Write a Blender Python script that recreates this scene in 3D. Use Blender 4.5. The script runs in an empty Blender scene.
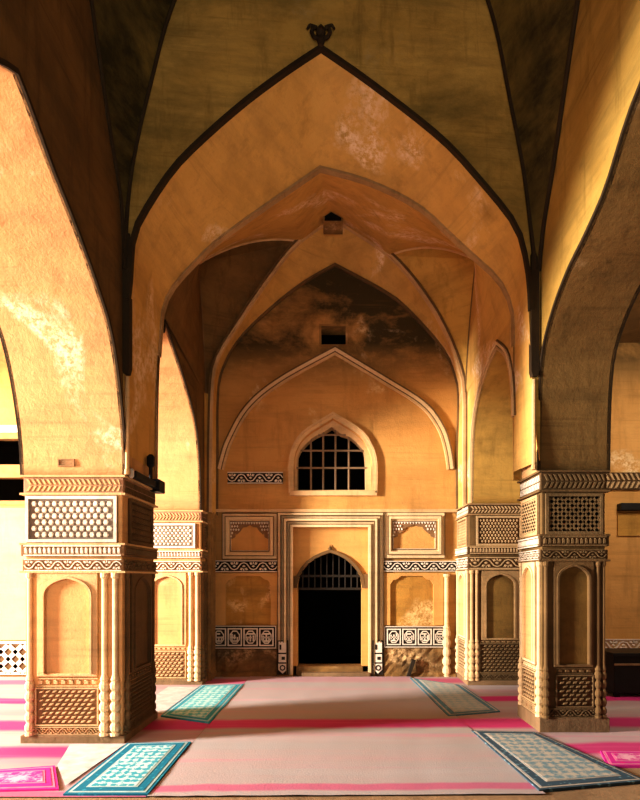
import bpy, bmesh, math, random
from mathutils import Vector
random.seed(7)
scene = bpy.context.scene
COL = scene.collection
F, VX, VY, EYE = 560.0, 335.0, 578.0, 1.65      # focal length and vanishing point measured on the 640x800 photo

def XZ(x, y, Y):                                   # photo measure -> metres on the plane at depth Y
    return ((x - VX) / F * Y, EYE + (VY - y) * Y / F)

# ------------------------------------------------------------------ mesh builder
class MB:
    def __init__(s): s.v = []; s.f = []
    def add(s, pts, faces):
        b = len(s.v); s.v += [tuple(p) for p in pts]; s.f += [tuple(b + i for i in q) for q in faces]
    def quad(s, *p): s.add(p, [tuple(range(len(p)))])
    def box(s, P, u0, u1, z0, z1, d0, d1):
        pts = [P(u, z, d) for d in (d0, d1) for z in (z0, z1) for u in (u0, u1)]
        s.add(pts, [(0,1,3,2), (4,6,7,5), (0,4,5,1), (2,3,7,6), (0,2,6,4), (1,5,7,3)])
    def prism(s, P, poly, d0, d1, shrink=1.0):
        n = len(poly); cu = sum(p[0] for p in poly)/n; cz = sum(p[1] for p in poly)/n
        a = [P(u, z, d0) for u, z in poly]
        b = [P(cu+(u-cu)*shrink, cz+(z-cz)*shrink, d1) for u, z in poly]
        s.add(a+b, [tuple(range(n, 2*n))] + [tuple(range(n-1, -1, -1))] + [(i, (i+1) % n, n+(i+1) % n, n+i) for i in range(n)])
    def ring(s, P, cu, cz, ro, ri, d0, d1, n=8, sx=1.0, rot=0):
        o = [(cu+sx*ro*math.cos(rot+2*math.pi*i/n), cz+ro*math.sin(rot+2*math.pi*i/n)) for i in range(n)]
        q = [(cu+sx*ri*math.cos(rot+2*math.pi*i/n), cz+ri*math.sin(rot+2*math.pi*i/n)) for i in range(n)]
        s.band(P, o+[o[0]], q+[q[0]], d0, d1)
    def band(s, P, A, B, d0, d1):
        for i in range(len(A)-1):
            pts = [P(*A[i], d0), P(*A[i+1], d0), P(*B[i+1], d0), P(*B[i], d0), P(*A[i], d1), P(*A[i+1], d1), P(*B[i+1], d1), P(*B[i], d1)]
            s.add(pts, [(0,3,2,1), (4,5,6,7), (0,1,5,4), (3,7,6,2), (0,4,7,3), (1,2,6,5)])
    def frame(s, P, u0, u1, z0, z1, w, d0, d1, bottom=True):
        s.box(P, u0, u0+w, z0, z1, d0, d1); s.box(P, u1-w, u1, z0, z1, d0, d1)
        s.box(P, u0+w, u1-w, z1-w, z1, d0, d1)
        if bottom: s.box(P, u0+w, u1-w, z0, z0+w, d0, d1)
    def strip(s, P, pts, w, d0, d1, off=0.0):
        A = offset(pts, off); B = offset(pts, off+w); s.band(P, A, B, d0, d1)
    def tube(s, a, b, r, n=8, r2=None):
        a = Vector(a); b = Vector(b); r2 = r if r2 is None else r2
        z = (b-a).normalized(); x = z.orthogonal().normalized(); y = z.cross(x)
        A = [a+(x*math.cos(t)+y*math.sin(t))*r for t in [2*math.pi*i/n for i in range(n)]]
        B = [b+(x*math.cos(t)+y*math.sin(t))*r2 for t in [2*math.pi*i/n for i in range(n)]]
        s.add(A+B, [(i, (i+1) % n, n+(i+1) % n, n+i) for i in range(n)] + [tuple(range(n-1, -1, -1)), tuple(range(n, 2*n))])
    def lathe(s, c, prof, n=12):
        b = len(s.v)
        for r, z in prof:
            for i in range(n):
                t = 2*math.pi*i/n; s.v.append((c[0]+r*math.cos(t), c[1]+r*math.sin(t), c[2]+z))
        for k in range(len(prof)-1):
            for i in range(n):
                j = (i+1) % n; s.f.append((b+k*n+i, b+k*n+j, b+(k+1)*n+j, b+(k+1)*n+i))
        s.f.append(tuple(b+i for i in range(n-1, -1, -1))); s.f.append(tuple(b+(len(prof)-1)*n+i for i in range(n)))
    def build(s, name, mat, parent=None, smooth=False, bevel=0, origin=None):
        me = bpy.data.meshes.new(name)
        off = Vector(origin) if origin else Vector((0, 0, 0))
        q = parent
        while q is not None: off = off + q.location; q = q.parent
        me.from_pydata([tuple(Vector(p)-off) for p in s.v], [], s.f)
        bm = bmesh.new(); bm.from_mesh(me)
        if smooth: bmesh.ops.remove_doubles(bm, verts=bm.verts, dist=1e-5)
        bmesh.ops.recalc_face_normals(bm, faces=bm.faces)
        for f in bm.faces: f.smooth = smooth
        bm.to_mesh(me); bm.free()
        me.materials.append(mat)
        o = bpy.data.objects.new(name, me); COL.objects.link(o)
        if parent is not None: o.parent = parent
        if origin: o.location = origin
        if bevel:
            m = o.modifiers.new('bevel', 'BEVEL'); m.width = bevel; m.segments = 2; m.limit_method = 'ANGLE'
        return o

def offset(pts, w):
    out = []
    n = len(pts)
    for i, (x, z) in enumerate(pts):
        def nrm(a, b):
            dx, dz = b[0]-a[0], b[1]-a[1]; l = math.hypot(dx, dz) or 1; return (-dz/l, dx/l)
        n1 = nrm(pts[max(i-1, 0)], pts[max(i, 1)]); n2 = nrm(pts[min(i, n-2)], pts[min(i+1, n-1)])
        mx, mz = n1[0]+n2[0], n1[1]+n2[1]; l = math.hypot(mx, mz) or 1; mx /= l; mz /= l
        c = max(.5, mx*n1[0]+mz*n1[1])
        out.append((x+mx*w/c, z+mz*w/c))
    return out

def smooth_pts(p, n=6):
    out = []
    for i in range(len(p)-1):
        p0, p1, p2, p3 = p[max(i-1, 0)], p[i], p[i+1], p[min(i+2, len(p)-1)]
        for k in range(n):
            t = k/n
            out.append(tuple(.5*((2*b)+(-a+c)*t+(2*a-5*b+4*c-d)*t*t+(-a+3*b-3*c+d)*t**3) for a, b, c, d in zip(p0, p1, p2, p3)))
    return out+[tuple(p[-1])]

def resample(p, n):
    L = [0]
    for a, b in zip(p, p[1:]): L.append(L[-1]+math.dist(a, b))
    out = []
    for k in range(n+1):
        t = L[-1]*k/n; i = 0
        while i < len(L)-2 and L[i+1] < t: i += 1
        s = (t-L[i])/((L[i+1]-L[i]) or 1)
        out.append(tuple(a+(b-a)*s for a, b in zip(p[i], p[i+1])))
    return out

def pointed(c, a, z0, h, n=10, p=1.18, q=1.9):
    L = []
    for i in range(n+1):
        t = i/n; x = -a*math.cos(t*math.pi/2)
        L.append((c+x, z0+h*max(0, 1-(abs(x)/a)**p)**(1/q)))
    return L+[(2*c-x, z) for x, z in L[-2::-1]]

def arch_block(mb, near, far, Pn, Pf, s0, s1, zt, zt_steps=3):
    N = [(s0, near[0][1])]+list(near)+[(s1, near[-1][1])]
    G = [(s0, far[0][1])]+list(far)+[(s1, far[-1][1])]
    for i in range(len(N)-1):
        (a, za), (b, zb) = N[i], N[i+1]; (c, zc), (d, zd) = G[i], G[i+1]
        mb.quad(Pn(a, za, 0), Pn(b, zb, 0), Pn(b, zt, 0), Pn(a, zt, 0))
        mb.quad(Pf(c, zc, 0), Pf(c, zt, 0), Pf(d, zt, 0), Pf(d, zd, 0))
        mb.quad(Pn(a, za, 0), Pf(c, zc, 0), Pf(d, zd, 0), Pn(b, zb, 0))
        mb.quad(Pn(a, zt, 0), Pn(b, zt, 0), Pf(d, zt, 0), Pf(c, zt, 0))
    for i in (0, -1):
        mb.quad(Pn(*N[i], 0), Pn(N[i][0], zt, 0), Pf(G[i][0], zt, 0), Pf(*G[i], 0))

def plane(O, U, N):
    O, U, N = Vector(O), Vector(U), Vector(N)
    return lambda u, z, d: O+U*u+N*d+Vector((0, 0, z))

# ------------------------------------------------------------------ materials
class NT:
    def __init__(s, name, rough=.9):
        s.m = bpy.data.materials.new(name); s.m.use_nodes = True
        s.t = s.m.node_tree; s.b = s.t.nodes['Principled BSDF']; s.b.inputs['Roughness'].default_value = rough
        s.b.inputs['Specular IOR Level'].default_value = .2
        s.pos = s.n('ShaderNodeNewGeometry').outputs['Position']
    def n(s, t, **k):
        x = s.t.nodes.new(t)
        for a, b in k.items(): setattr(x, a, b)
        return x
    def set(s, sock, v):
        if isinstance(v, bpy.types.NodeSocket): s.t.links.new(v, sock)
        else: sock.default_value = v
    def map(s, scale, src=None):
        x = s.n('ShaderNodeMapping'); s.set(x.inputs['Vector'], src or s.pos); x.inputs['Scale'].default_value = scale; return x.outputs[0]
    def noise(s, scale, vec=None, detail=6, rough=.6, dist=0):
        x = s.n('ShaderNodeTexNoise'); s.set(x.inputs['Vector'], vec or s.pos)
        x.inputs['Scale'].default_value = scale; x.inputs['Detail'].default_value = detail
        x.inputs['Roughness'].default_value = rough; x.inputs['Distortion'].default_value = dist; return x.outputs['Fac']
    def step(s, v, a, b, lo=0, hi=1):
        x = s.n('ShaderNodeMapRange'); s.set(x.inputs['Value'], v); x.inputs['From Min'].default_value = a; x.inputs['From Max'].default_value = b
        x.inputs['To Min'].default_value = lo; x.inputs['To Max'].default_value = hi; return x.outputs[0]
    def mul(s, a, b, op='MULTIPLY'):
        x = s.n('ShaderNodeMath', operation=op); s.set(x.inputs[0], a); s.set(x.inputs[1], b); return x.outputs[0]
    def fn(s, op, a, b=0):
        x = s.n('ShaderNodeMath', operation=op); s.set(x.inputs[0], a); s.set(x.inputs[1], b); return x.outputs[0]
    def mix(s, f, a, b):
        x = s.n('ShaderNodeMix', data_type='RGBA'); s.set(x.inputs[0], f)
        for i, c in ((6, a), (7, b)): s.set(x.inputs[i], c if isinstance(c, bpy.types.NodeSocket) else (*c, 1))
        return x.outputs[2]
    def sep(s, src=None):
        x = s.n('ShaderNodeSeparateXYZ'); s.set(x.inputs[0], src or s.pos); return x.outputs
    def objc(s): return s.n('ShaderNodeTexCoord').outputs['Object']
    def done(s, col, h=None, strength=.4, dist=.02):
        s.set(s.b.inputs['Base Color'], col if isinstance(col, bpy.types.NodeSocket) else (*col, 1))
        if h is not None:
            x = s.n('ShaderNodeBump'); x.inputs['Strength'].default_value = strength; x.inputs['Distance'].default_value = dist
            s.set(x.inputs['Height'], h); s.set(s.b.inputs['Normal'], x.outputs[0])
        return s.m

def plaster(name, c1, c2, soot=(.05, .035, .015), soot_amt=.4, soot_lo=.52, zrange=None, pale=None, pale_lo=.62, streak=.35, bump=.35):
    def mute(c, k=.05):
        l = .3*c[0]+.55*c[1]+.15*c[2]; return (c[0]*(1-k)+l*k*1.12, c[1]*(1-k)+l*k, c[2]*(1-k)+l*k*.85)
    c1, c2 = mute(c1), mute(c2); streak = min(.85, streak*1.6)
    t = NT(name)
    big = t.noise(.9, detail=8, rough=.65, dist=.6)
    c = t.mix(t.step(big, .3, .7), c1, c2)
    hs = t.noise(1.6, t.map((.5, .5, 3.2)), detail=7, rough=.7)                      # lime-wash courses
    c = t.mix(t.step(hs, .48, .7, 0, streak), c, tuple(x*.55 for x in c1))
    vs = t.noise(2.2, t.map((2.2, 2.2, .35)), detail=6, rough=.7)                   # rain runs
    c = t.mix(t.step(vs, .52, .75, 0, streak), c, tuple(x*.45 for x in c2))
    s = t.step(t.noise(.75, t.map((1, 1, 1.5)), detail=9, rough=.68, dist=.3), soot_lo-.08, soot_lo+.14, 0, soot_amt)
    if zrange: s = t.mul(s, t.step(t.sep()[2], zrange[0], zrange[1]))
    c = t.mix(s, c, soot)
    if pale:
        pk = t.mul(t.step(t.noise(1.1, detail=4, rough=.5, dist=.8), pale_lo-.04, pale_lo+.06), t.step(t.noise(14, detail=5, rough=.8), .42, .58))
        c = t.mix(pk, c, pale)
    sp = t.step(t.noise(38, detail=3, rough=.7), .66, .74, 0, .5)
    c = t.mix(sp, c, tuple(x*.35 for x in c1))
    co = t.step(t.noise(1.0, t.map((.6, .6, 26)), detail=3, rough=.6), .56, .66, 0, streak*.5)   # faint brick courses under the plaster
    co = t.mul(co, t.step(t.noise(1.3, detail=3), .45, .6)); c = t.mix(co, c, tuple(x*.5 for x in c2))
    ed = t.step(t.noise(5, detail=9, rough=.75), .57, .68, 0, streak*.6); c = t.mix(ed, c, tuple(x*.5 for x in c1))
    h = t.fn('ADD', t.noise(6, detail=10, rough=.7), t.mul(t.noise(45, detail=4), .25))
    return t.done(c, h, bump, .03)

M = {}
OCH1, OCH2 = (.60, .32, .105), (.48, .235, .065)
M['wall'] = plaster('ochre_plaster', OCH1, OCH2, soot_amt=.45, soot_lo=.56, pale=(.8, .6, .38), pale_lo=.66)
M['back'] = plaster('back_wall_plaster', (.66, .36, .11), (.55, .275, .07), soot=(.03, .027, .011), soot_amt=.95, soot_lo=.39, zrange=(4.75, 5.6), pale=(.8, .6, .35), pale_lo=.68, streak=.3)
M['arch'] = plaster('arch_plaster', (.70, .42, .125), (.60, .345, .085), soot=(.12, .07, .025), soot_amt=.35, soot_lo=.58, pale=(.82, .64, .45), pale_lo=.6, streak=.3)
M['spandrel'] = plaster('sooty_spandrel', (.64, .40, .095), (.50, .29, .055), soot=(.14, .10, .025), soot_amt=.8, soot_lo=.5, pale=(.45, .32, .14), pale_lo=.68, streak=.6)
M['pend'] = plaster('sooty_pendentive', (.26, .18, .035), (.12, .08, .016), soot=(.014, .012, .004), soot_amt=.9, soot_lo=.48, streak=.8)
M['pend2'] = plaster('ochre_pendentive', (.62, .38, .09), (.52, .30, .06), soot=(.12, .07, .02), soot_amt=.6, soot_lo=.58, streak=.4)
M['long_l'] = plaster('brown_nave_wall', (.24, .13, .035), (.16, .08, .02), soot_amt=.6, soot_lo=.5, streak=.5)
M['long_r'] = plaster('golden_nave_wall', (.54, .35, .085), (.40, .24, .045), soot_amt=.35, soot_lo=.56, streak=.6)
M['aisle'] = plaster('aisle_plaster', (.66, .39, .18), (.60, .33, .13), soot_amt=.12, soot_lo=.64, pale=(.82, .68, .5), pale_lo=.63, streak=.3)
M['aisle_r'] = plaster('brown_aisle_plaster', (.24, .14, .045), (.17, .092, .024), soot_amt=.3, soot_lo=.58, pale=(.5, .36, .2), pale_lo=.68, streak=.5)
M['pier'] = plaster('pier_plaster', (.70, .42, .18), (.60, .33, .12), soot_amt=.2, soot_lo=.62, pale=(.8, .64, .46), pale_lo=.66, streak=.3, bump=.25)
M['pier_b'] = plaster('brown_pier_plaster', (.50, .30, .13), (.38, .21, .08), soot_amt=.5, soot_lo=.56, pale=(.66, .5, .32), pale_lo=.66, streak=.4, bump=.3)
M['mould'] = plaster('pale_stucco_moulding', (.74, .50, .26), (.62, .39, .18), soot_amt=.3, soot_lo=.58, streak=.3)
M['mould_b'] = plaster('brown_stucco_moulding', (.50, .32, .15), (.38, .23, .10), soot_amt=.4, soot_lo=.56, streak=.4)
M['frame'] = plaster('cream_stucco_frame', (.82, .62, .38), (.74, .52, .28), soot_amt=.25, soot_lo=.62, streak=.25)
M['orange'] = plaster('orange_plaster', (.66, .36, .11), (.6, .31, .085), soot_amt=.1, soot_lo=.64, streak=.2)
M['golden'] = plaster('golden_niche_plaster', (.58, .32, .065), (.45, .22, .035), soot=(.16, .075, .018), soot_amt=.6, soot_lo=.55, pale=(.75, .5, .22), pale_lo=.6, streak=.5)
M['golden_b'] = plaster('shaded_niche_plaster', (.26, .15, .035), (.17, .09, .02), soot=(.05, .03, .01), soot_amt=.7, soot_lo=.52, streak=.5)  # darkened niche field, shade of the right pier fronts put into the colour
M['relief'] = plaster('white_stucco_relief', (.88, .80, .70), (.76, .64, .50), soot_amt=.25, soot_lo=.6, streak=.3)
M['relief_tan'] = plaster('tan_stucco_relief', (.66, .46, .25), (.54, .35, .17), soot_amt=.3, soot_lo=.56, streak=.3)
M['ground_pink'] = plaster('pinkish_band_ground', (.50, .30, .19), (.4, .22, .13), soot_amt=.3, soot_lo=.6)
M['ground_mid'] = plaster('brown_relief_ground', (.34, .19, .09), (.25, .13, .055), soot_amt=.4, soot_lo=.55)
M['ground'] = plaster('dark_relief_ground', (.15, .08, .03), (.10, .052, .02), soot_amt=.5, soot_lo=.5)
M['ground_grey'] = plaster('grey_relief_ground', (.26, .21, .18), (.19, .15, .12), soot_amt=.3, soot_lo=.55)
M['ground_black'] = plaster('black_painted_ground', (.035, .024, .017), (.02, .014, .01), soot_amt=.3, soot_lo=.5)
M['cream'] = plaster('painted_glare_plaster', (.40, .32, .22), (.35, .27, .17), soot_amt=.2, soot_lo=.64, streak=.2)  # pale tone stands in for strong light on the left aisle wall
M['dado'] = plaster('worn_dado', (.42, .23, .07), (.25, .13, .04), soot=(.05, .03, .015), soot_amt=.8, soot_lo=.48, pale=(.6, .4, .2), pale_lo=.62, bump=.8)
M['edge'] = plaster('sooty_edge', (.05, .028, .012), (.03, .016, .007), soot_amt=.6, soot_lo=.5)
M['plinth'] = plaster('stone_plinth', (.3, .19, .10), (.2, .12, .06), soot_amt=.5, soot_lo=.52, bump=.5)
M['stone'] = plaster('bare_floor_stone', (.42, .27, .15), (.33, .2, .1), soot_amt=.3, soot_lo=.56)

def simple(name, c, rough=.6, metal=0):
    t = NT(name, rough); t.b.inputs['Metallic'].default_value = metal
    return t.done(t.mix(t.step(t.noise(9), .35, .65), c, tuple(x*.75 for x in c)))
M['void'] = simple('unlit_interior', (.006, .005, .004), 1)
M['iron'] = simple('black_iron', (.012, .011, .012), .5, .3)
M['bars'] = simple('rusty_pale_iron', (.3, .2, .12), .7)
M['bars_d'] = simple('dark_iron_bars', (.035, .026, .018), .6)
M['wood'] = simple('weathered_wood', (.42, .25, .1), .8)
M['white'] = simple('white_ceramic', (.8, .76, .7), .5)
M['vent'] = simple('grey_vent', (.34, .2, .1), .8)
M['black'] = simple('black_paint', (.014, .011, .01), .45)

def carpet_mat(name, base, base2, bands, mag=(.58, .02, .19)):
    t = NT(name, .95)
    p = t.sep()
    wob = t.mul(t.fn('SUBTRACT', t.noise(.5, t.map((1, .3, 1)), detail=3), .5), .25)
    y = t.fn('ADD', t.fn('ADD', p[1], wob), t.mul(p[0], -.02))
    st = t.noise(1.3, t.map((.16, 2.2, 1)), detail=7, rough=.65)
    c = t.mix(t.step(st, .35, .62), base, base2)
    c = t.mix(t.step(t.noise(1.1, t.map((.25, 1.5, 1)), detail=3), .56, .7, 0, .5), c, (.46, .46, .48))
    for yc, w, a in bands:
        d = t.fn('ABSOLUTE', t.fn('SUBTRACT', y, yc))
        c = t.mix(t.step(d, w*.55, w, a, 0), c, mag)
    c = t.mix(t.step(t.noise(1.4, t.map((.1, 3, 1)), detail=4), .56, .7, 0, .35), c, (.75, .2, .36))
    h = t.fn('ADD', t.noise(60, detail=3), t.mul(t.noise(3, t.map((.3, 2, 1)), detail=3), .8))
    return t.done(c, h, .25, .01)
M['carpet'] = carpet_mat('pale_pink_carpet', (.47, .365, .375), (.42, .39, .40), [(6.3, .24, .9), (4.38, .09, .6), (9.1, .35, .2)])
M['carpet_s'] = carpet_mat('striped_pink_carpet', (.48, .28, .31), (.46, .38, .38), [(7.55, .2, .95), (5.35, .22, .9), (8.9, .25, .6), (6.3, .28, .9), (4.3, .1, .6)])

def rug_field(name, ground, motif, sx, sy, thr=.25):
    t = NT(name, .95); o = t.sep(t.objc())
    a = t.fn('SINE', t.mul(t.fn('ADD', t.mul(o[0], sx), t.mul(o[1], sy)), 1.0)); b = t.fn('SINE', t.fn('SUBTRACT', t.mul(o[0], sx), t.mul(o[1], sy)))
    m = t.fn('MULTIPLY', a, b)
    nz = t.mul(t.fn('SUBTRACT', t.noise(28, t.objc(), detail=4), .5), 6.5)
    f = t.step(t.fn('ADD', m, nz), -thr, thr)
    return t.done(t.mix(f, ground, motif), t.noise(90), .3, .005)
def rug_border(name, a, b, sc):
    t = NT(name, .95); o = t.objc()
    v = t.n('ShaderNodeTexVoronoi', distance='MANHATTAN'); t.set(v.inputs['Vector'], o); v.inputs['Scale'].default_value = sc
    f = t.step(t.fn('ADD', v.outputs['Distance'], t.mul(t.noise(30, o), .35)), .42, .62)
    return t.done(t.mix(f, a, b), t.noise(90), .3, .005)

def tag(o, label, cat, group=None, kind=None):
    o['label'] = label; o['category'] = cat
    if group: o['group'] = group
    if kind: o['kind'] = kind
    return o
def empty(name, loc, label, cat, group=None, kind=None):
    o = bpy.data.objects.new(name, None); COL.objects.link(o); o.location = loc; o.empty_display_size = .1
    return tag(o, label, cat, group, kind)
def struct(o, label=None):
    o['kind'] = 'structure'
    if label: o['label'] = label
    return o

# ------------------------------------------------------------------ relief patterns
def bosses(mb, P, u0, u1, z0, z1, nx, nz, d0, d1, kind='diamond', fill=.86, shrink=.6):
    cw, ch = (u1-u0)/nx, (z1-z0)/nz
    for j in range(nz):
        off = .5 if j % 2 else 0
        for i in range(nx+1):
            cu = u0+(i+off)*cw; cz = z0+(j+.5)*ch
            if cu-cw*.35 < u0 or cu+cw*.35 > u1: continue
            a, b = cw*.5*fill, ch*.5*fill
            if kind == 'diamond': poly = [(cu-a, cz), (cu, cz-b*1.15), (cu+a, cz), (cu, cz+b*1.15)]
            elif kind == 'hex': poly = [(cu-a, cz), (cu-a*.55, cz-b), (cu+a*.55, cz-b), (cu+a, cz), (cu+a*.55, cz+b), (cu-a*.55, cz+b)]
            elif kind == 'slant': poly = [(cu-a, cz-b*.7), (cu+a*.5, cz-b*.4), (cu+a, cz+b*.7), (cu-a*.5, cz+b*.4)]
            else: poly = [(cu+a*math.cos(t*math.pi/4), cz+b*math.sin(t*math.pi/4)) for t in range(8)]
            poly = [(min(max(u, u0), u1), z) for u, z in poly]
            mb.prism(P, poly, d0, d1, shrink)
def lattice(mb, P, u0, u1, z0, z1, pitch, w, d0, d1):
    W, H = u1-u0, z1-z0
    for sgn in (1, -1):
        k = -H
        while k < W+H:
            # line u = k + sgn*z
            pts = []
            for z in (0, H):
                pts.append((k+(z if sgn > 0 else H-z), z))
            (ua, za), (ub, zb) = pts
            lo, hi = 0.0, 1.0
            du = ub-ua
            for lim, sg in ((0, 1), (W, -1)):
                # keep sg*(ua+du*t-lim) >= 0
                if abs(du) > 1e-9:
                    t = (lim-ua)/du
                    if sg*du > 0: lo = max(lo, t)
                    else: hi = min(hi, t)
            if hi-lo > .03:
                a = (u0+ua+du*lo, z0+za+(zb-za)*lo); b = (u0+ua+du*hi, z0+za+(zb-za)*hi)
                h = w/2*(1 if sgn > 0 else -1)
                mb.prism(P, [(a[0]-h*.7, a[1]+abs(h)*.7), (a[0]+h*.7, a[1]-abs(h)*.7), (b[0]+h*.7, b[1]-abs(h)*.7), (b[0]-h*.7, b[1]+abs(h)*.7)], d0, d1)
            k += pitch
def scroll(mb, P, u0, u1, z0, z1, d0, d1, n=None):
    H = z1-z0; n = n or max(3, round((u1-u0)/(H*.85))); c = (u1-u0)/n
    mb.box(P, u0, u1, z0, z0+H*.08, d0, d1); mb.box(P, u0, u1, z1-H*.08, z1, d0, d1)
    for i in range(n):
        cu = u0+(i+.5)*c; cz = (z0+z1)/2; s = 1 if i % 2 else -1
        # running vine: an S of short strokes, a bud on each side
        pts = [(cu-c*.5, cz), (cu-c*.3, cz+s*H*.22), (cu, cz+s*H*.3), (cu+c*.3, cz+s*H*.22), (cu+c*.5, cz)]
        mb.band(P, offset(pts, H*.04), offset(pts, -H*.04), d0, d1)
        mb.prism(P, [(cu-c*.2, cz), (cu, cz-H*.1), (cu+c*.2, cz), (cu, cz+H*.12)], d0, d1, .7)
        for k in (-1, 1):
            mb.prism(P, [(cu+k*c*.08, cz-s*H*.16), (cu+k*c*.3, cz-s*H*.12), (cu+k*c*.44, cz-s*H*.3), (cu+k*c*.2, cz-s*H*.36)], d0, d1, .75)
        mb.prism(P, [(cu-c*.06, cz-s*H*.2), (cu+c*.06, cz-s*H*.2), (cu+c*.05, cz-s*H*.38), (cu-c*.05, cz-s*H*.38)], d0, d1, .9)
def dentils(mb, P, u0, u1, z0, z1, d0, d1, n):
    c = (u1-u0)/n
    mb.box(P, u0, u1, z0, z0+(z1-z0)*.12, d0, d1); mb.box(P, u0, u1, z1-(z1-z0)*.14, z1, d0, d1)
    for i in range(n):
        a = u0+i*c
        mb.prism(P, [(a+c*.14, z0+(z1-z0)*.2), (a+c*.86, z0+(z1-z0)*.2), (a+c*.86, z1-(z1-z0)*.3), (a+c*.5, z1-(z1-z0)*.17), (a+c*.14, z1-(z1-z0)*.3)], d0, d1, .7)
def hatch(mb, P, u0, u1, z0, z1, d0, d1, n):
    c = (u1-u0)/n; H = z1-z0
    for j in range(2):
        a0, a1 = z0+H*(.06+.47*j), z0+H*(.47+.47*j)
        for i in range(n):
            s = c*.7*(1 if j == 0 else -1)
            b = u0+i*c+c*.1+(0 if j == 0 else c*.7)
            q = [(b, a0), (b+c*.5, a0), (b+c*.5+s, a1), (b+s, a1)]
            mb.prism(P, [(min(max(u, u0), u1), z) for u, z in q], d0, d1, .9)
def cartouche(mb, P, u0, u1, z0, z1, d0, d1):
    W, H = u1-u0, z1-z0; w = H*.07
    mb.frame(P, u0, u1, z0, z1, w, d0, d1)
    a, b = u0+W*.17, u1-W*.17
    mb.ring(P, (u0+u1)/2, (z0+z1)/2, H*.40, H*.33, d0, d1, 8, sx=W/H*.95, rot=math.pi/8)
    for k in range(3):
        zz = z0+H*(.28+.2*k)
        if random.random() < .7: mb.box(P, a+W*.05, b-W*.05*random.randint(1, 5), zz-w*.6, zz+w*.6, d0, d1)
    for k in range(3):
        uu = a+(b-a)*(.2+.3*k)+random.uniform(-.02, .02)*W
        z_ = z0+H*random.uniform(.22, .4)
        mb.box(P, uu-w*.6, uu+w*.6, z_, z_+H*random.uniform(.2, .4), d0, d1)

def shaft(mb, P, u, r, z0, z1, zf0, zf1, d):
    """attached colonnette with a ringed, carved foot"""
    c = P(u, 0, d)
    pr = [(r*1.5, zf0), (r*1.5, zf0+.03)]
    n = 5; hh = (zf1-zf0-.05)/n
    for k in range(n):
        b = zf0+.03+k*hh
        pr += [(r*1.0, b), (r*1.55, b+hh*.3), (r*1.55, b+hh*.65), (r*1.0, b+hh*.95)]
    pr += [(r*1.3, zf1-.01), (r*.8, zf1+.04), (r*.8, z1-.06), (r*1.2, z1-.04), (r*1.2, z1)]
    mb.lathe(c, pr, 10)

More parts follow.
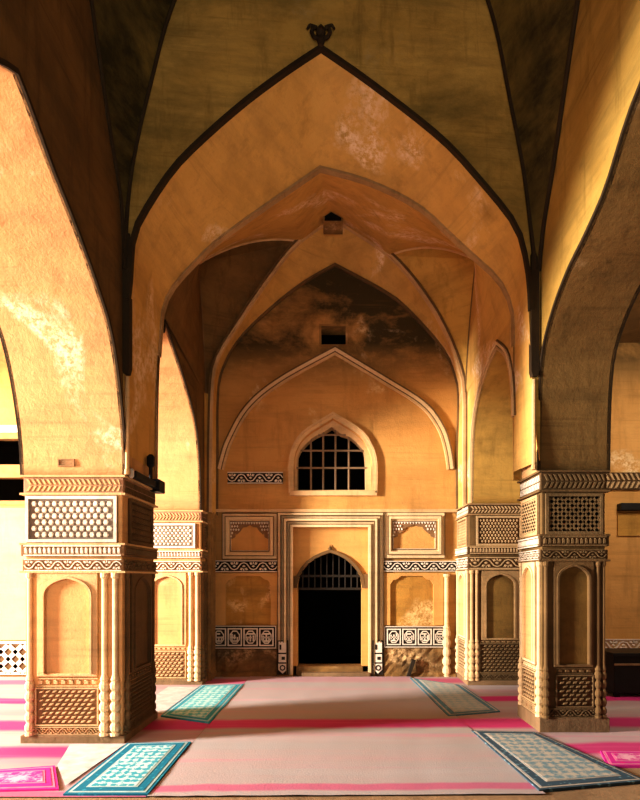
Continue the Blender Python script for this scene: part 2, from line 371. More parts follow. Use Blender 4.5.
# ------------------------------------------------------------------ piers
def make_pier(x0, x1, y0, y1, inner, T, top, label, jali, mats, lay, group=None):
    """x0..x1 / y0..y1: core; inner +1 when the nave side faces +X"""
    root = empty('stone_pier', ((x0+x1)/2, (y0+y1)/2, 0), label, 'pier')
    K = .035
    ident = lambda u, z, d: Vector((u, d, z))
    mb = MB(); mb.box(ident, x0, x1, 0, top, y0, y1); mb.build('pier_core', mats['core'], root, bevel=.008)
    def rim(z0, z1, k, name, m):
        q = MB(); q.box(ident, x0-k, x1+k, z0, z1, y0-k, y1+(k if not lay.get('flush') else 0)); return q.build(name, m, root, bevel=.006)
    W = x1-x0; D = y1-y0
    faces = [(plane((x0, y0, 0), (1, 0, 0), (0, -1, 0)), W, lay['front'])]
    if inner > 0: faces.append((plane((x1, y0, 0), (0, 1, 0), (1, 0, 0)), D, lay['side']))
    else: faces.append((plane((x0, y1, 0), (0, -1, 0), (-1, 0, 0)), D, lay['side']))
    rim(0, T['plinth'], K, 'plinth', M['plinth'])
    bb = rim(*T['B'], K*.6, 'lower_cornice', mats['bandg'])
    ba = rim(*T['A'], K*.9, 'upper_cornice', mats['bandg'])
    fr = rim(*T['frieze'], K*.4, 'frieze', mats['friezeg'])
    for z in (T['A'][1], T['B'][0]-.02, T['frieze'][1], T['frieze'][0]-.018):
        lip = MB(); lip.box(ident, x0-K*1.15, x1+K*1.15, z, z+.02, y0-K*1.15, y1+(K if not lay.get('flush') else 0))
        lip.build('string_moulding', mats['mould'], root)
    mats0 = mats
    for fi, (P, w, L) in enumerate(faces):
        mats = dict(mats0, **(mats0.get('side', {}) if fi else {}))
        e = lambda d: (lambda u, z, dd: P(u, z, dd+d))
        r1, r2, r3 = MB(), MB(), MB()
        scroll(r1, e(K*.6), -.0, w, *T['B'], 0, .014)
        dentils(r2, e(K*.9), -.0, w, *T['A'], 0, .014, max(6, int(w/.045)))
        hatch(r3, e(K*.4), .01, w-.01, T['frieze'][0]+.01, T['frieze'][1]-.01, 0, .01, max(8, int(w/.05)))
        # lattice panel
        a, b = w*L['j'][0], w*L['j'][1]; z0, z1 = T['jali']
        q = MB(); q.box(P, a, b, z0, z1, 0, .008)
        jp = q.build('lattice_panel', mats['jalig'], root)
        q = MB(); q.frame(P, a, b, z0, z1, .03, 0, .03)
        q.build('panel_border', mats['jali'], jp)
        q = MB()
        nx = max(5, round((b-a)/lay.get('jp', .07))); nz = lay.get('jn', 6)
        if jali == 'hex': bosses(q, P, a+.045, b-.045, z0+.045, z1-.045, nx, nz, .006, .022, 'hex', .9, .7)
        elif jali == 'flute':
            bosses(q, P, a+.045, b-.045, z0+.045, z1-.045, nx, nz, .006, .025, 'diamond', .95, .5)
        else: lattice(q, P, a+.032, b-.032, z0+.032, z1-.032, (b-a)/lay.get('jl', 6.5), .034, .006, .024)
        q.build('lattice_relief', mats['jali'], jp)
        # arched panel
        a, b = w*L['n'][0], w*L['n'][1]; z0, z1 = T['niche']
        fw = (b-a)*.13
        q = MB()
        pr = [(a+fw, z0+.03)]+[(u, z) for u, z in pointed((a+b)/2, (b-a)/2-fw, z1-.19*(b-a)-.13, .19*(b-a)+.07, 8, 1.3, 2.7)]+[(b-fw, z0+.03)]
        arch_block(q, pr, pr, e(.028), e(0), a, b, z1)
        q.box(P, a, b, z0, z0+.03, 0, .028)
        ap = q.build('arched_panel', mats['mould'], root, bevel=.006)
        q = MB(); q.strip(P, pr, .022, .028, .042, off=.004); q.build('arch_moulding', mats['mould'], ap)
        q = MB(); q.box(P, a+fw*.8, b-fw*.8, z0+.02, z1-.05, 0, .004); q.build('panel_field', mats['field'], ap)
        # carved base panel
        a, b = w*L['c'][0], w*L['c'][1]; z0, z1 = T['carve']
        q = MB(); q.box(P, a-.02, b+.02, z0-.01, z1+.01, 0, .006); cp = q.build('carved_base_panel', mats['carveg'], root)
        q = MB(); bosses(q, P, a+.01, b-.01, z0+.01, z1-.01, max(5, round((b-a)/.068)), max(4, round((z1-z0)/.048)), .004, .03, 'slant', 1.05, .6)
        q.frame(P, a-.02, b+.02, z0-.01, z1+.01, .014, .004, .026)
        q.build('carved_relief', mats['carve'], cp)
        q = MB(); scroll(q, P, w*.02, w*.98, T['plinth']+.005, z0-.02, .0, .03)
        q.build('carved_base_border', mats['carve'], root)
        q = MB(); dentils(q, P, a-.01, b+.01, z1+.02, T['niche'][0]-.015, 0, .018, max(5, int((b-a)/.07)))
        q.build('carved_leaf_border', mats['mould'], root)
        for u, r in L['s']:
            q = MB(); shaft(q, P, w*u, r, 0, T['B'][0]-.02, T['plinth'], T['niche'][0]-.02, .012)
            q.build('corner_colonnette', mats['shaft'], root, smooth=False)
        r1.build('scroll_relief', mats['band'], bb); r2.build('dentil_relief', mats['band'], ba); r3.build('hatched_relief', mats['friezer'], fr)
    return root

PA = dict(core=M['pier'], bandg=M['ground_mid'], band=M['relief'], friezeg=M['ground_pink'], friezer=M['mould'], mould=M['mould'], jalig=M['ground_grey'], jali=M['relief'],
          field=M['pier'], carveg=M['ground_mid'], carve=M['relief_tan'], shaft=M['frame'])
M['relief_brown'] = plaster('shaded_stucco_relief', (.27, .175, .08), (.19, .115, .05), soot_amt=.5, soot_lo=.55, streak=.3)  # darker copy of the stucco relief for pier faces in shade
M['mould_d'] = plaster('dark_brown_moulding', (.23, .135, .055), (.16, .09, .035), soot_amt=.5, soot_lo=.55, streak=.4)  # painted shade on the piers, plain dark lines elsewhere
M['pier_d'] = plaster('shaded_brown_pier', (.22, .13, .048), (.16, .09, .032), soot_amt=.5, soot_lo=.55, streak=.4)  # darker copy of the pier plaster, shade put into the colour
PB = dict(PA, bandg=M['ground'], jali=M['relief_brown'], jalig=M['ground'], friezeg=M['ground'], friezer=M['relief_brown'], band=M['relief_brown'], core=M['pier_d'], carveg=M['ground'], field=M['golden_b'], mould=M['mould_d'], shaft=M['mould_d'], carve=M['relief_brown'],  # front is shaded by darker material copies
          side=dict(jali=M['relief_tan'], friezer=M['relief'], band=M['relief'], field=M['pier'], mould=M['frame'], shaft=M['frame'], carve=M['relief_tan'], jalig=M['ground_mid']))  # paler copies for the lit nave side
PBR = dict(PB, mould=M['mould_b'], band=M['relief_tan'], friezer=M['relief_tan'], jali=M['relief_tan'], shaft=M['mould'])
PA['side'] = dict(jali=M['mould_d'], jalig=M['ground'], friezer=M['mould_d'], band=M['relief_brown'], field=M['pier_d'], mould=M['mould_d'], carve=M['relief_brown'], shaft=M['mould_d'], carveg=M['ground'])  # shade on the left piers' nave side painted with darker copies
TL = dict(plinth=.085, carve=(.19, .55), niche=(.67, 1.70), B=(1.72, 1.838), A=(1.868, 1.977), jali=(2.005, 2.465), frieze=(2.492, 2.651))
TR = dict(plinth=.16, carve=(.28, .61), niche=(.70, 1.83), B=(1.847, 1.953), A=(1.99, 2.096), jali=(2.117, 2.55), frieze=(2.585, 2.776))
TBL = dict(plinth=.07, carve=(.12, .52), niche=(.60, 1.73), B=(1.757, 1.91), A=(1.96, 2.065), jali=(2.11, 2.49), frieze=(2.525, 2.67))
TBR = dict(plinth=.08, carve=(.2, .64), niche=(.70, 1.76), B=(1.79, 1.97), A=(2.02, 2.126), jali=(2.145, 2.6), frieze=(2.63, 2.77))
layL = dict(front=dict(j=(.01, .95), n=(.13, .75), c=(.13, .74), s=((.05, .030), (.82, .034), (.93, .034))), side=dict(j=(.16, .9), n=(.2, .85), c=(.14, .86), s=((.09, .025), (.93, .025))), jp=.075, jn=6)
layR = dict(front=dict(j=(.05, .95), n=(.18, .80), c=(.24, .78), s=((.06, .028), (.88, .026), (.97, .02))), side=dict(j=(.1, .9), n=(.16, .78), c=(.16, .76), s=((.05, .026), (.93, .028))), jp=.09, jl=7)
layB = dict(front=dict(j=(.10, .92), n=(.2, .78), c=(.2, .76), s=((.08, .03), (.85, .034), (.95, .034))), side=dict(j=(.1, .9), n=(.2, .8), c=(.2, .8), s=((.06, .028), (.9, .028))), jp=.07, jn=7, flush=True)
layBR = dict(front=dict(j=(.12, .95), n=(.22, .9), c=(.2, .95), s=((.04, .03), (.13, .026))), side=dict(j=(.1, .9), n=(.2, .8), c=(.2, .8), s=((.06, .028), (.9, .028))), jp=.06, jn=8, flush=True)

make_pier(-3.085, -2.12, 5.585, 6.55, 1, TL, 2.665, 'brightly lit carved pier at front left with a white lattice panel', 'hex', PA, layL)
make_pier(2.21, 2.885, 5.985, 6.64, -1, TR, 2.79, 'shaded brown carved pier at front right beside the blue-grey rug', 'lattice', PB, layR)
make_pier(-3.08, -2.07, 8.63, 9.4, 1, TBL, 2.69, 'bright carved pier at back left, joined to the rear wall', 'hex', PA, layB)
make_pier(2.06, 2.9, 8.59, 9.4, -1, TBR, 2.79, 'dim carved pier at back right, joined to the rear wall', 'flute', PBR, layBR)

# ------------------------------------------------------------------ front transverse arch
aY, bY = 5.746, .0935
def skew(x, y):                                   # photo measure -> (X, Z) on the slightly skewed front plane
    k = (x-VX)/F; X = k*aY/(1-k*bY); Y = aY+bY*X
    return (X, EYE+(VY-y)*Y/F)
Pn = lambda u, z, d: Vector((u, aY+bY*u-d, z))
def Pf_y(Y): return lambda u, z, d: Vector((u, Y-d, z))
NL = 26
def two_halves(left, apex, right, n=NL):
    a = resample(smooth_pts(left+[apex]), n); b = resample(smooth_pts([apex]+right), n)
    return a+b[1:]
nearF = two_halves([(-2.1, 2.9), (-2.085, 3.9)]+[skew(*p) for p in ((132, 285), (134, 252), (139, 228), (165, 185), (190, 155), (240, 110), (285, 76))], skew(321, 52),
                   [skew(*p) for p in ((370, 86), (440, 141), (480, 184), (510, 221), (520, 243), (527, 280), (529, 320))]+[(2.1, 3.6), (2.18, 2.9)])
farF = two_halves([(-2.12, 2.9), (-2.1, 3.9)]+[XZ(*p, 6.6) for p in ((160, 335), (163, 307), (174, 285), (195, 262), (217, 241), (264, 207))], XZ(320, 168, 6.6),
                  [XZ(*p, 6.6) for p in ((370, 182), (420, 207), (452, 236), (475, 257), (497, 277), (509, 297), (514, 322))]+[(2.105, 3.6), (2.1, 2.9)])
ROOF = 9.3
arch = empty('main_arch', (0, 5.75, 2.9), 'tall pointed main arch spanning the two front piers, orange underside', 'arch')
# soffit and spandrel walls are separate meshes
mb = MB()
for i in range(len(nearF)-1):
    n = 8
    for k in range(n):
        def L(j, t):
            a = Pn(*nearF[j], 0); b = Pf_y(6.6)(*farF[j], 0); return a.lerp(b, t)
        mb.quad(L(i, k/n), L(i+1, k/n), L(i+1, (k+1)/n), L(i, (k+1)/n))
mb.build('arch_soffit', M['arch'], arch, smooth=True)
mb = MB(); mb.strip(Pn, nearF[8:-8], .038, -.01, .05, off=-.005); mb.build('arch_edge_moulding', M['edge'], arch)
mb = MB(); mb.strip(Pf_y(6.6), farF[8:-8], .03, -.05, .03, off=-.02); mb.build('inner_arch_moulding', M['mould_b'], arch)
mb = MB()
for i in range(len(nearF)-1):
    a, b = nearF[i], nearF[i+1]
    mb.quad(Pn(*a, 0), Pn(*b, 0), Pn(b[0], ROOF, 0), Pn(a[0], ROOF, 0))
mb.build('spandrel_wall', M['spandrel'], arch)
mb = MB()
for x0, x1, y0 in ((-3.12, -2.12, 5.56), (2.2, 2.92, 5.97)):
    mb = MB(); mb.box(lambda u, z, d: Vector((u, d, z)), x0, x1, 2.8, ROOF-.02, y0+.04, 6.6); mb.build('impost_mass', M['aisle'], arch)
# finial over apex
fx, fz = skew(321, 52)
fin = MB(); c = Vector((fx, aY-.08, fz+.02))
fin.lathe(c, [(.025, -.02), (.042, .03), (.03, .07), (.05, .11), (.04, .15), (.012, .19)], 10)
for s in (-1, 1):
    pts = [c+Vector((s*x, 0, z))*.8 if False else c+Vector((s*x*.8, 0, z*.8)) for x, z in ((.02, .06), (.09, .09), (.12, .15), (.09, .21), (.05, .2))]
    for a, b in zip(pts, pts[1:]): fin.tube(a, b, .02, 7)
    pts = [c+Vector((s*x, 0, z))*.8 if False else c+Vector((s*x*.8, 0, z*.8)) for x, z in ((.02, .14), (.07, .22), (.14, .24), (.17, .19))]
    for a, b in zip(pts, pts[1:]): fin.tube(a, b, .013, 7)
fin.build('finial', M['edge'], arch)
# dark corner strips beside the springing of the arch
for (x0, x1, y0, y1, yf, lab) in ((122.5, 130.5, 235, 374, 5.56, 'dark vertical strip on the inner corner of the front left pier'), (530.5, 538.5, 255, 377, 5.93, 'dark vertical strip on the inner corner of the front right pier')):
    (a, z1), (b, z0) = XZ(x0, y0, yf), XZ(x1, y1, yf)
    q = MB(); P = lambda u, z, d: Vector((u, yf-d, z)); w = b-a
    q.prism(P, [(a, z0+.06), (a+w*.2, z0), (b-w*.2, z0), (b, z0+.06), (b, z1), (a, z1)], -.05, .03)
    o = tag(q.build('corner_strip', M['edge']), lab, 'moulding', kind='structure')
    q = MB(); q.lathe((a+w*.5, yf+.02, 2.68 if a < 0 else 2.8), [(.03, 0), (.03, .04), (.022, .06), (.022, z0-2.7-(0 if a < 0 else .12))], 8); q.build('lower_colonnette', M['mould'], o)

# ------------------------------------------------------------------ longitudinal walls with open pointed arches
def Px(X): return lambda u, z, d: Vector((X+d, u, z))
def mirror(c, half): return [(2*c-s, z) for s, z in half]
# left, bay 1
half = [(3.68, 4.96), (3.76, 4.92), (3.92, 4.82), (4.13, 4.68), (4.36, 4.56), (4.61, 4.42), (4.95, 4.19), (5.2, 3.97), (5.37, 3.66), (5.5, 3.25), (5.56, 2.95), (5.583, 2.67)]
R = resample(smooth_pts(half), 28); prof = [(1.77, 0)]+mirror(3.68, R)[::-1][:-1]+R
def long_arch(name, prof, X, Xo, s0, s1, zt, mn, ms, lab):
    root = empty(name, (X, (s0+s1)/2, 3.0), lab, 'arch')
    q = MB(); N = [(s0, prof[0][1])]+prof+[(s1, prof[-1][1])]
    for a, b in zip(N, N[1:]):
        if abs(a[0]-b[0]) > 1e-6: q.quad(*[Px(X)(*p, 0) for p in (a, b, (b[0], zt), (a[0], zt))])
    q.build('nave_face', mn, root)
    q = MB()
    for a, b in zip(N, N[1:]):
        if abs(a[0]-b[0]) > 1e-6: q.quad(*[Px(Xo)(*p, 0) for p in (a, b, (b[0], zt), (a[0], zt))])
    q.build('aisle_face', ms, root)
    q = MB()
    for a, b in zip(N, N[1:]):
        for k in range(3):
            x0, x1 = X+(Xo-X)*k/3, X+(Xo-X)*(k+1)/3
            q.quad(Px(x0)(*a, 0), Px(x0)(*b, 0), Px(x1)(*b, 0), Px(x1)(*a, 0))
    q.build('arch_soffit', ms, root, smooth=True)
    sg = 1 if X > 0 else -1
    q = MB(); pp = [p for p in prof if p[1] > 2.5]
    if s0 > 5: pp = pp[max(range(len(pp)), key=lambda i: pp[i][1])-(9 if X > 0 else 1):]
    q.strip(lambda u, z, d: Vector((X-sg*d, u, z)), pp, .035, -.02, .02); q.build('arch_edge_moulding', M['edge'] if ms != M['pend2'] else M['mould'], root)
    if ms == M['pend2']:
        for o_, w_, d_, m_, n_ in ((.035, .02, .012, M['mould_d'], 'dark_groove'), (.055, .035, .03, M['frame'], 'pale_moulding'), (.09, .02, .012, M['mould_d'], 'dark_groove')):
            q = MB(); q.strip(lambda u, z, d: Vector((X-sg*d, u, z)), pp, w_, -.02, d_, off=o_); q.build(n_, m_, root)
    q = MB(); q.strip(lambda u, z, d: Vector((Xo+sg*d, u, z)), pp, .05, -.02, .02); q.build('outer_edge_moulding', M['edge'], root)
    return root
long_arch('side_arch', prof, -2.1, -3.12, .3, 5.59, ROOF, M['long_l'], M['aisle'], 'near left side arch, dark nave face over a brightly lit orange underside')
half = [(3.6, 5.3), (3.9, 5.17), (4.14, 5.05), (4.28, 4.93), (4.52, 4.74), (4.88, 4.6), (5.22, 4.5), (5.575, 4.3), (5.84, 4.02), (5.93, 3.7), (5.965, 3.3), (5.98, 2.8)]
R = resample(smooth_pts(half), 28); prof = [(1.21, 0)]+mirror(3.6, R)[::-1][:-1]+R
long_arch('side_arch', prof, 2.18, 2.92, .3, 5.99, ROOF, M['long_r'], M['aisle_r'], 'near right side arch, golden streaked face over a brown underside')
# bay 2
lh = resample(smooth_pts([(6.57, 2.68), (6.6, 3.7), (6.67, 4.3), (6.85, 4.76)]), 14)
rh = resample(smooth_pts([(6.85, 4.76), (7.15, 4.61), (7.65, 4.38), (8.25, 4.0), (8.5, 3.6), (8.60, 3.1), (8.625, 2.7)]), 20)
long_arch('side_arch', lh+rh[1:], -2.08, -3.1, 6.56, 8.92, 4.9, M['long_l'], M['aisle'], 'far left side arch, a narrow sliver of bright orange underside behind the front pier')
lh = resample(smooth_pts([(6.61, 2.8), (6.64, 3.8), (6.83, 4.3), (7.26, 4.62)]), 14)
rh = resample(smooth_pts([(7.26, 4.62), (7.7, 4.52), (8.2, 4.24), (8.5, 3.76), (8.58, 2.8)]), 20)
long_arch('side_arch', lh+rh[1:], 2.1, 2.9, 6.59, 8.92, 4.8, M['arch'], M['pend2'], 'far right side arch with pale moulded edges beside the rear wall')

# ------------------------------------------------------------------ pendentives of the near bay, ceiling
def ruled(mb, A, B, n=6):
    for i in range(len(A)-1):
        for k in range(n):
            q = lambda j, t: Vector(A[j]).lerp(Vector(B[j]), t)
            mb.quad(q(i, k/n), q(i+1, k/n), q(i+1, (k+1)/n), q(i, (k+1)/n))
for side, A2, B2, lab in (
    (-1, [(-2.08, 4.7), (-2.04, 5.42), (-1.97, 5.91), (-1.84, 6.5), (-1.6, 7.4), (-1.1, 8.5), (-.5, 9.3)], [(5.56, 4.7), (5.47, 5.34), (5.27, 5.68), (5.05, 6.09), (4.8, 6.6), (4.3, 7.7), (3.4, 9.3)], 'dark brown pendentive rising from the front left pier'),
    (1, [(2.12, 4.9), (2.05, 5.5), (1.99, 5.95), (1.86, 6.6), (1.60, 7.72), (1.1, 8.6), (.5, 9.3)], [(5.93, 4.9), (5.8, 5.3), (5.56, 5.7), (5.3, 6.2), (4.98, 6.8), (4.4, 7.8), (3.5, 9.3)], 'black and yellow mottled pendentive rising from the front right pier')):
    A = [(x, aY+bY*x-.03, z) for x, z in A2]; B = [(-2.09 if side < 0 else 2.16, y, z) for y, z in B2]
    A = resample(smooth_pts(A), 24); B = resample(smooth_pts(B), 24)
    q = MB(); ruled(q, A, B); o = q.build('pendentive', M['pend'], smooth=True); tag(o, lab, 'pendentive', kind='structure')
    q = MB()
    for C in (A, B):
        for a, b in zip(C, C[1:]): q.tube(a, b, .022, 6)
    q.build('edge_rib', M['edge'], o)
q = MB(); I = lambda u, z, d: Vector((u, d, z))
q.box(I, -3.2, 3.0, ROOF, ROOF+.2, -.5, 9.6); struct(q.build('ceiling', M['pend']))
q = MB(); q.box(I, -7.6, -3.1, 5.4, 5.6, -1, 9.6); struct(q.build('ceiling_left_aisle', M['aisle']))
q = MB(); q.box(I, 2.9, 7.0, 5.6, 5.8, -1, 9.6); struct(q.build('ceiling_right_aisle', M['aisle_r']))

# ------------------------------------------------------------------ far bay: rib arch, squinches, vault
YR = 8.95
nearR = two_halves([(-1.985, 2.7), (-1.98, 3.7)]+[XZ(*p, YR) for p in ((212.5, 392), (217, 362), (235, 330), (271, 277), (299, 243))], XZ(333, 219, YR),
                   [XZ(*p, YR) for p in ((389, 256), (425.5, 299), (448, 339), (459.5, 371), (463.5, 394))]+[(2.055, 3.7), (2.06, 2.7)])
farR = two_halves([(-1.99, 2.7), (-1.985, 3.7)]+[XZ(*p, 9.4) for p in ((217, 400), (221, 372), (238, 340), (275, 305), (305, 282))], XZ(335, 265, 9.4),
                  [XZ(*p, 9.4) for p in ((385, 292), (409, 311), (444, 350), (455, 374), (459, 396))]+[(2.055, 3.7), (2.06, 2.7)])
rear = empty('rear_arch', (0, YR, 2.7), 'ribbed pointed arch just in front of the rear wall', 'arch')
q = MB()
for i in range(len(nearR)-1):
    for k in range(3):
        L = lambda j, t: Pf_y(YR)(*nearR[j], 0).lerp(Pf_y(9.4)(*farR[j], 0), t)
        q.quad(L(i, k/3), L(i+1, k/3), L(i+1, (k+1)/3), L(i, (k+1)/3))
q.build('arch_soffit', M['arch'], rear, smooth=True)
q = MB(); q.strip(Pf_y(YR), nearR, .07, -.02, .05, off=-.02); q.build('outer_rib', M['mould'], rear)
q = MB(); q.strip(Pf_y(YR), nearR, .03, .0, .075, off=.02); q.build('dark_rib_line', M['mould_d'], rear)
q = MB(); q.strip(Pf_y(9.4), farR, .04, .0, .05, off=-.03); q.build('inner_rib', M['mould_d'], rear)
q = MB()
for a, b in zip(nearR, nearR[1:]): q.quad(*[Pf_y(YR)(*p, 0) for p in (a, b, (b[0], 8.2), (a[0], 8.2))])
q.quad(*[Pf_y(YR)(*p, 0) for p in ((-2.1, 2.7), (nearR[0][0], 2.7), (nearR[0][0], 8.2), (-2.1, 8.2))])
q.quad(*[Pf_y(YR)(*p, 0) for p in ((nearR[-1][0], 2.7), (2.12, 2.7), (2.12, 8.2), (nearR[-1][0], 8.2))])
q.build('spandrel', M['pend2'], rear)

def curve3(p, n): return resample(smooth_pts(p), n)
nR = len(nearR)
iL = min(range(nR), key=lambda i: math.dist(nearR[i], XZ(299, 243, YR))); iR = min(range(nR), key=lambda i: math.dist(nearR[i], XZ(391, 258, YR)))
iL0 = min(range(nR//2), key=lambda i: abs(nearR[i][1]-4.6)); iR0 = min(range(nR//2, nR), key=lambda i: abs(nearR[i][1]-4.6))
back3 = [(x, YR, z) for x, z in nearR]
AL = resample(back3[iL0:iL+1], 16); AR = resample(back3[iR:iR0+1][::-1], 16)
BL = curve3([(-2.06, 8.93, 4.6), (-2.07, 8.86, 5.2), (-2.07, 8.7, 5.8), (-2.06, 8.44, 6.4)], 16)
BR = curve3([(2.08, 8.9, 4.6), (2.085, 8.78, 5.2), (2.085, 8.55, 5.8), (2.08, 8.24, 6.34)], 16)
for A, B, mt, lab in ((AL, BL, M['long_l'], 'dark squinch panel left of the rear arch'), (AR, BR, M['pend2'], 'ochre squinch panel right of the rear arch')):
    q = MB(); ruled(q, A, B, 8); o = tag(q.build('squinch', mt, smooth=True), lab, 'squinch', kind='structure')
    q = MB()
    for a, b in zip(B, B[1:]): q.tube(a, b, .018, 6)
    q.build('edge_rib', M['mould_d'], o)
def bow(a, b, up, n=10):
    a, b = Vector(a), Vector(b); return [tuple(a.lerp(b, k/n)+Vector((0, 0, up*4*(k/n)*(1-k/n)))) for k in range(n+1)]
topL = bow(BL[-1], AL[-1], .16); topR = bow(AR[-1], BR[-1], .16)
for T_ in (topL, topR):
    q = MB()
    for a, b in zip(T_, T_[1:]): q.tube(a, b, .03, 6)
    q.build('squinch_rib', M['mould'], rear)
for T_, mt in ((topL, M['long_l']), (topR, M['pend2'])):
    q = MB(); ch = resample([T_[0], T_[-1]], 10); ruled(q, ch, list(T_), 2); q.build('squinch_lunette', mt, rear)
# vault shells, left wall part / crown / right wall part
nf = len(farF)
jL0 = min(range(nf//2), key=lambda i: abs(farF[i][1]-4.78)); jL = min(range(nf), key=lambda i: math.dist(farF[i], XZ(205, 252, 6.6)))
jR = min(range(nf), key=lambda i: math.dist(farF[i], XZ(472, 255, 6.6))); jR0 = min(range(nf//2, nf), key=lambda i: abs(farF[i][1]-4.7))
f3 = [(x, 6.6, z) for x, z in farF]
v = MB(); ruled(v, resample(f3[jL0:jL+1], 16), resample([(-2.08, 8.93, 4.6)]+list(BL), 16), 8)
tag(v.build('vault_haunch', M['long_l'], smooth=True), 'brown vault haunch on the left of the far bay', 'vault', kind='structure')
v = MB(); ruled(v, resample(f3[jR:jR0+1], 16), resample(list(BR[::-1])+[(2.09, 8.9, 4.6)], 16), 8)
tag(v.build('vault_haunch', M['arch'], smooth=True), 'lit orange vault haunch on the right of the far bay', 'vault', kind='structure')
mid = nf//2
backc1 = list(topL)+back3[iL+1:nR//2+1]; backc2 = back3[nR//2:iR]+list(topR)
v = MB(); ruled(v, resample(f3[jL:mid+1], 24), resample(backc1, 24), 8); ruled(v, resample(f3[mid:jR+1], 24), resample(backc2, 24), 8)
tag(v.build('vault_crown', M['arch'], smooth=True), 'orange plaster vault crown above the far bay', 'vault', kind='structure')
# small dark hole near crown
hx, hz = XZ(333, 213, 8.5)
q = MB(); P = lambda u, z, d: Vector((u, 8.5-d, z)); q.frame(P, hx-.15, hx+.15, 7.05, 7.28, .022, -.3, .0)
ho = tag(q.build('vault_hole', M['dado']), 'small dark square hole at the crown of the far vault', 'opening')
q = MB(); q.box(P, hx-.135, hx+.135, 7.065, 7.27, -.25, -.03); q.build('dark_recess', M['void'], ho)

# ------------------------------------------------------------------ rear wall with real openings
YB = 9.4
PB_ = lambda u, z, d: Vector((u, YB-d, z))
bx = lambda x: (x-VX)/F*YB
bz = lambda y: EYE+(VY-y)*YB/F
holes = [(bx(321), bx(346), bz(345), bz(326)), (bx(293), bx(373), bz(491), bz(418)), (bx(293), bx(369), 0, bz(527)), (-6.6, -5.0, bz(505), bz(435))]
xs = sorted({-9, 7}|{h[i] for h in holes for i in (0, 1)}); zs = sorted({0, 9.4}|{h[i] for h in holes for i in (2, 3)})
q = MB()
for x0, x1 in zip(xs, xs[1:]):
    for z0, z1 in zip(zs, zs[1:]):
        cx, cz = (x0+x1)/2, (z0+z1)/2
        if any(h[0] < cx < h[1] and h[2] < cz < h[3] for h in holes): continue
        q.box(PB_, x0, x1, z0, z1, -.35, 0)
struct(q.build('wall_back', M['back']))
def void_box(x0, x1, z0, z1, depth, name, parent):
    q = MB(); y0, y1 = YB+.3, YB+depth
    c = [Vector((x, y, z)) for y in (y0, y1) for z in (z0, z1) for x in (x0, x1)]
    q.add(c, [(4,6,7,5), (0,4,5,1), (2,3,7,6), (0,2,6,4), (1,5,7,3)])
    return q.build(name, M['void'], parent)
# square vent
h = holes[0]
vent = empty('vent_opening', ((h[0]+h[1])/2, YB, h[2]), 'small black square opening high on the rear wall above the blind arch', 'opening')
void_box(h[0]-.05, h[1]+.05, h[2]-.05, h[3]+.05, 1.2, 'dark_recess', vent)
q = MB(); q.frame(PB_, h[0]-.03, h[1]+.03, h[2]-.03, h[3]+.03, .035, -.05, .012); q.build('rim', M['dado'], vent)
# blind arch moulding
bl = two_halves([(bx(x), bz(y)) for x, y in ((223, 470), (226, 458), (232, 441), (250, 410), (281, 384))], (bx(335), bz(354)), [(bx(x), bz(y)) for x, y in ((385, 384), (421, 407), (438, 429), (445, 450), (448, 470))])
ba = empty('blind_arch', (0, YB, bz(470)), 'pale moulded pointed blind arch framing the barred window on the rear wall', 'arch')
q = MB(); q.strip(PB_, bl, .05, 0, .06, off=.03); q.build('outer_moulding', M['frame'], ba)
q = MB(); q.strip(PB_, bl, .035, 0, .045, off=-.02); q.build('inner_moulding', M['mould'], ba)
q = MB(); q.strip(PB_, bl, .022, 0, .07, off=.08); q.build('dark_outline', M['mould_d'], ba)
q = MB(); q.strip(PB_, bl, .018, 0, .05, off=.012); q.build('dark_groove', M['mould_d'], ba)
# window
h = holes[1]
win = empty('window_1', (bx(333), YB, h[2]), 'arched window with iron bars in the centre of the rear wall', 'window', kind='structure')
op = two_halves([(bx(297), bz(489)), (bx(297), bz(462)), (bx(299), bz(450)), (bx(311), bz(437)), (bx(322), bz(431))], (bx(332), bz(425)),
                [(bx(341), bz(432)), (bx(350), bz(435)), (bx(360), bz(444)), (bx(365), bz(453)), (bx(366), bz(489))], 14)
q = MB(); e = lambda d: (lambda u, z, dd: PB_(u, z, dd+d))
arch_block(q, op, op, e(-.12), e(-.34), h[0]-.01, h[1]+.01, h[3]+.02); q.box(PB_, h[0], h[1], h[2]-.01, bz(489), -.34, -.1); q.build('reveal', M['mould'], win)
fr = two_halves([(bx(291), bz(493)), (bx(291), bz(462)), (bx(295), bz(446)), (bx(306), bz(432))], (bx(333), bz(415)), [(bx(360), bz(432)), (bx(370), bz(446)), (bx(375), bz(462)), (bx(375), bz(493))], 14)
q = MB(); q.strip(PB_, fr, .035, 0, .06, off=0); q.strip(PB_, fr, .05, 0, .03, off=-.05)
q.build('frame_moulding', M['mould'], win)
# wall filling between the rectangular hole and the pointed frame
inn = [p for p in offset(fr, -.05)]
q = MB(); arch_block(q, [(min(max(u, h[0]), h[1]), min(z, h[3])) for u, z in inn], [(min(max(u, h[0]), h[1]), min(z, h[3])) for u, z in inn], e(0), e(-.12), h[0]-.002, h[1]+.002, h[3]+.002); q.build('arched_head', M['back'], win)
q = MB(); q.box(PB_, bx(290), bx(377), bz(496), bz(491), -.1, .06); q.build('sill', M['mould'], win, bevel=.006)
q = MB()
for x in (310.6, 323, 335.5, 349): q.tube((bx(x), YB+.14, bz(489)), (bx(x), YB+.14, bz(428 if 320 < x < 340 else 434)), .017)
for y, x0, x1 in ((433, 318, 346), (449, 300, 363), (466.5, 296, 367)): q.tube((bx(x0), YB+.125, bz(y)), (bx(x1), YB+.125, bz(y)), .017)
q.build('iron_grille', M['bars'], win)
void_box(h[0]-.1, h[1]+.1, h[2]-.1, h[3]+.1, 1.6, 'dark_recess', win)
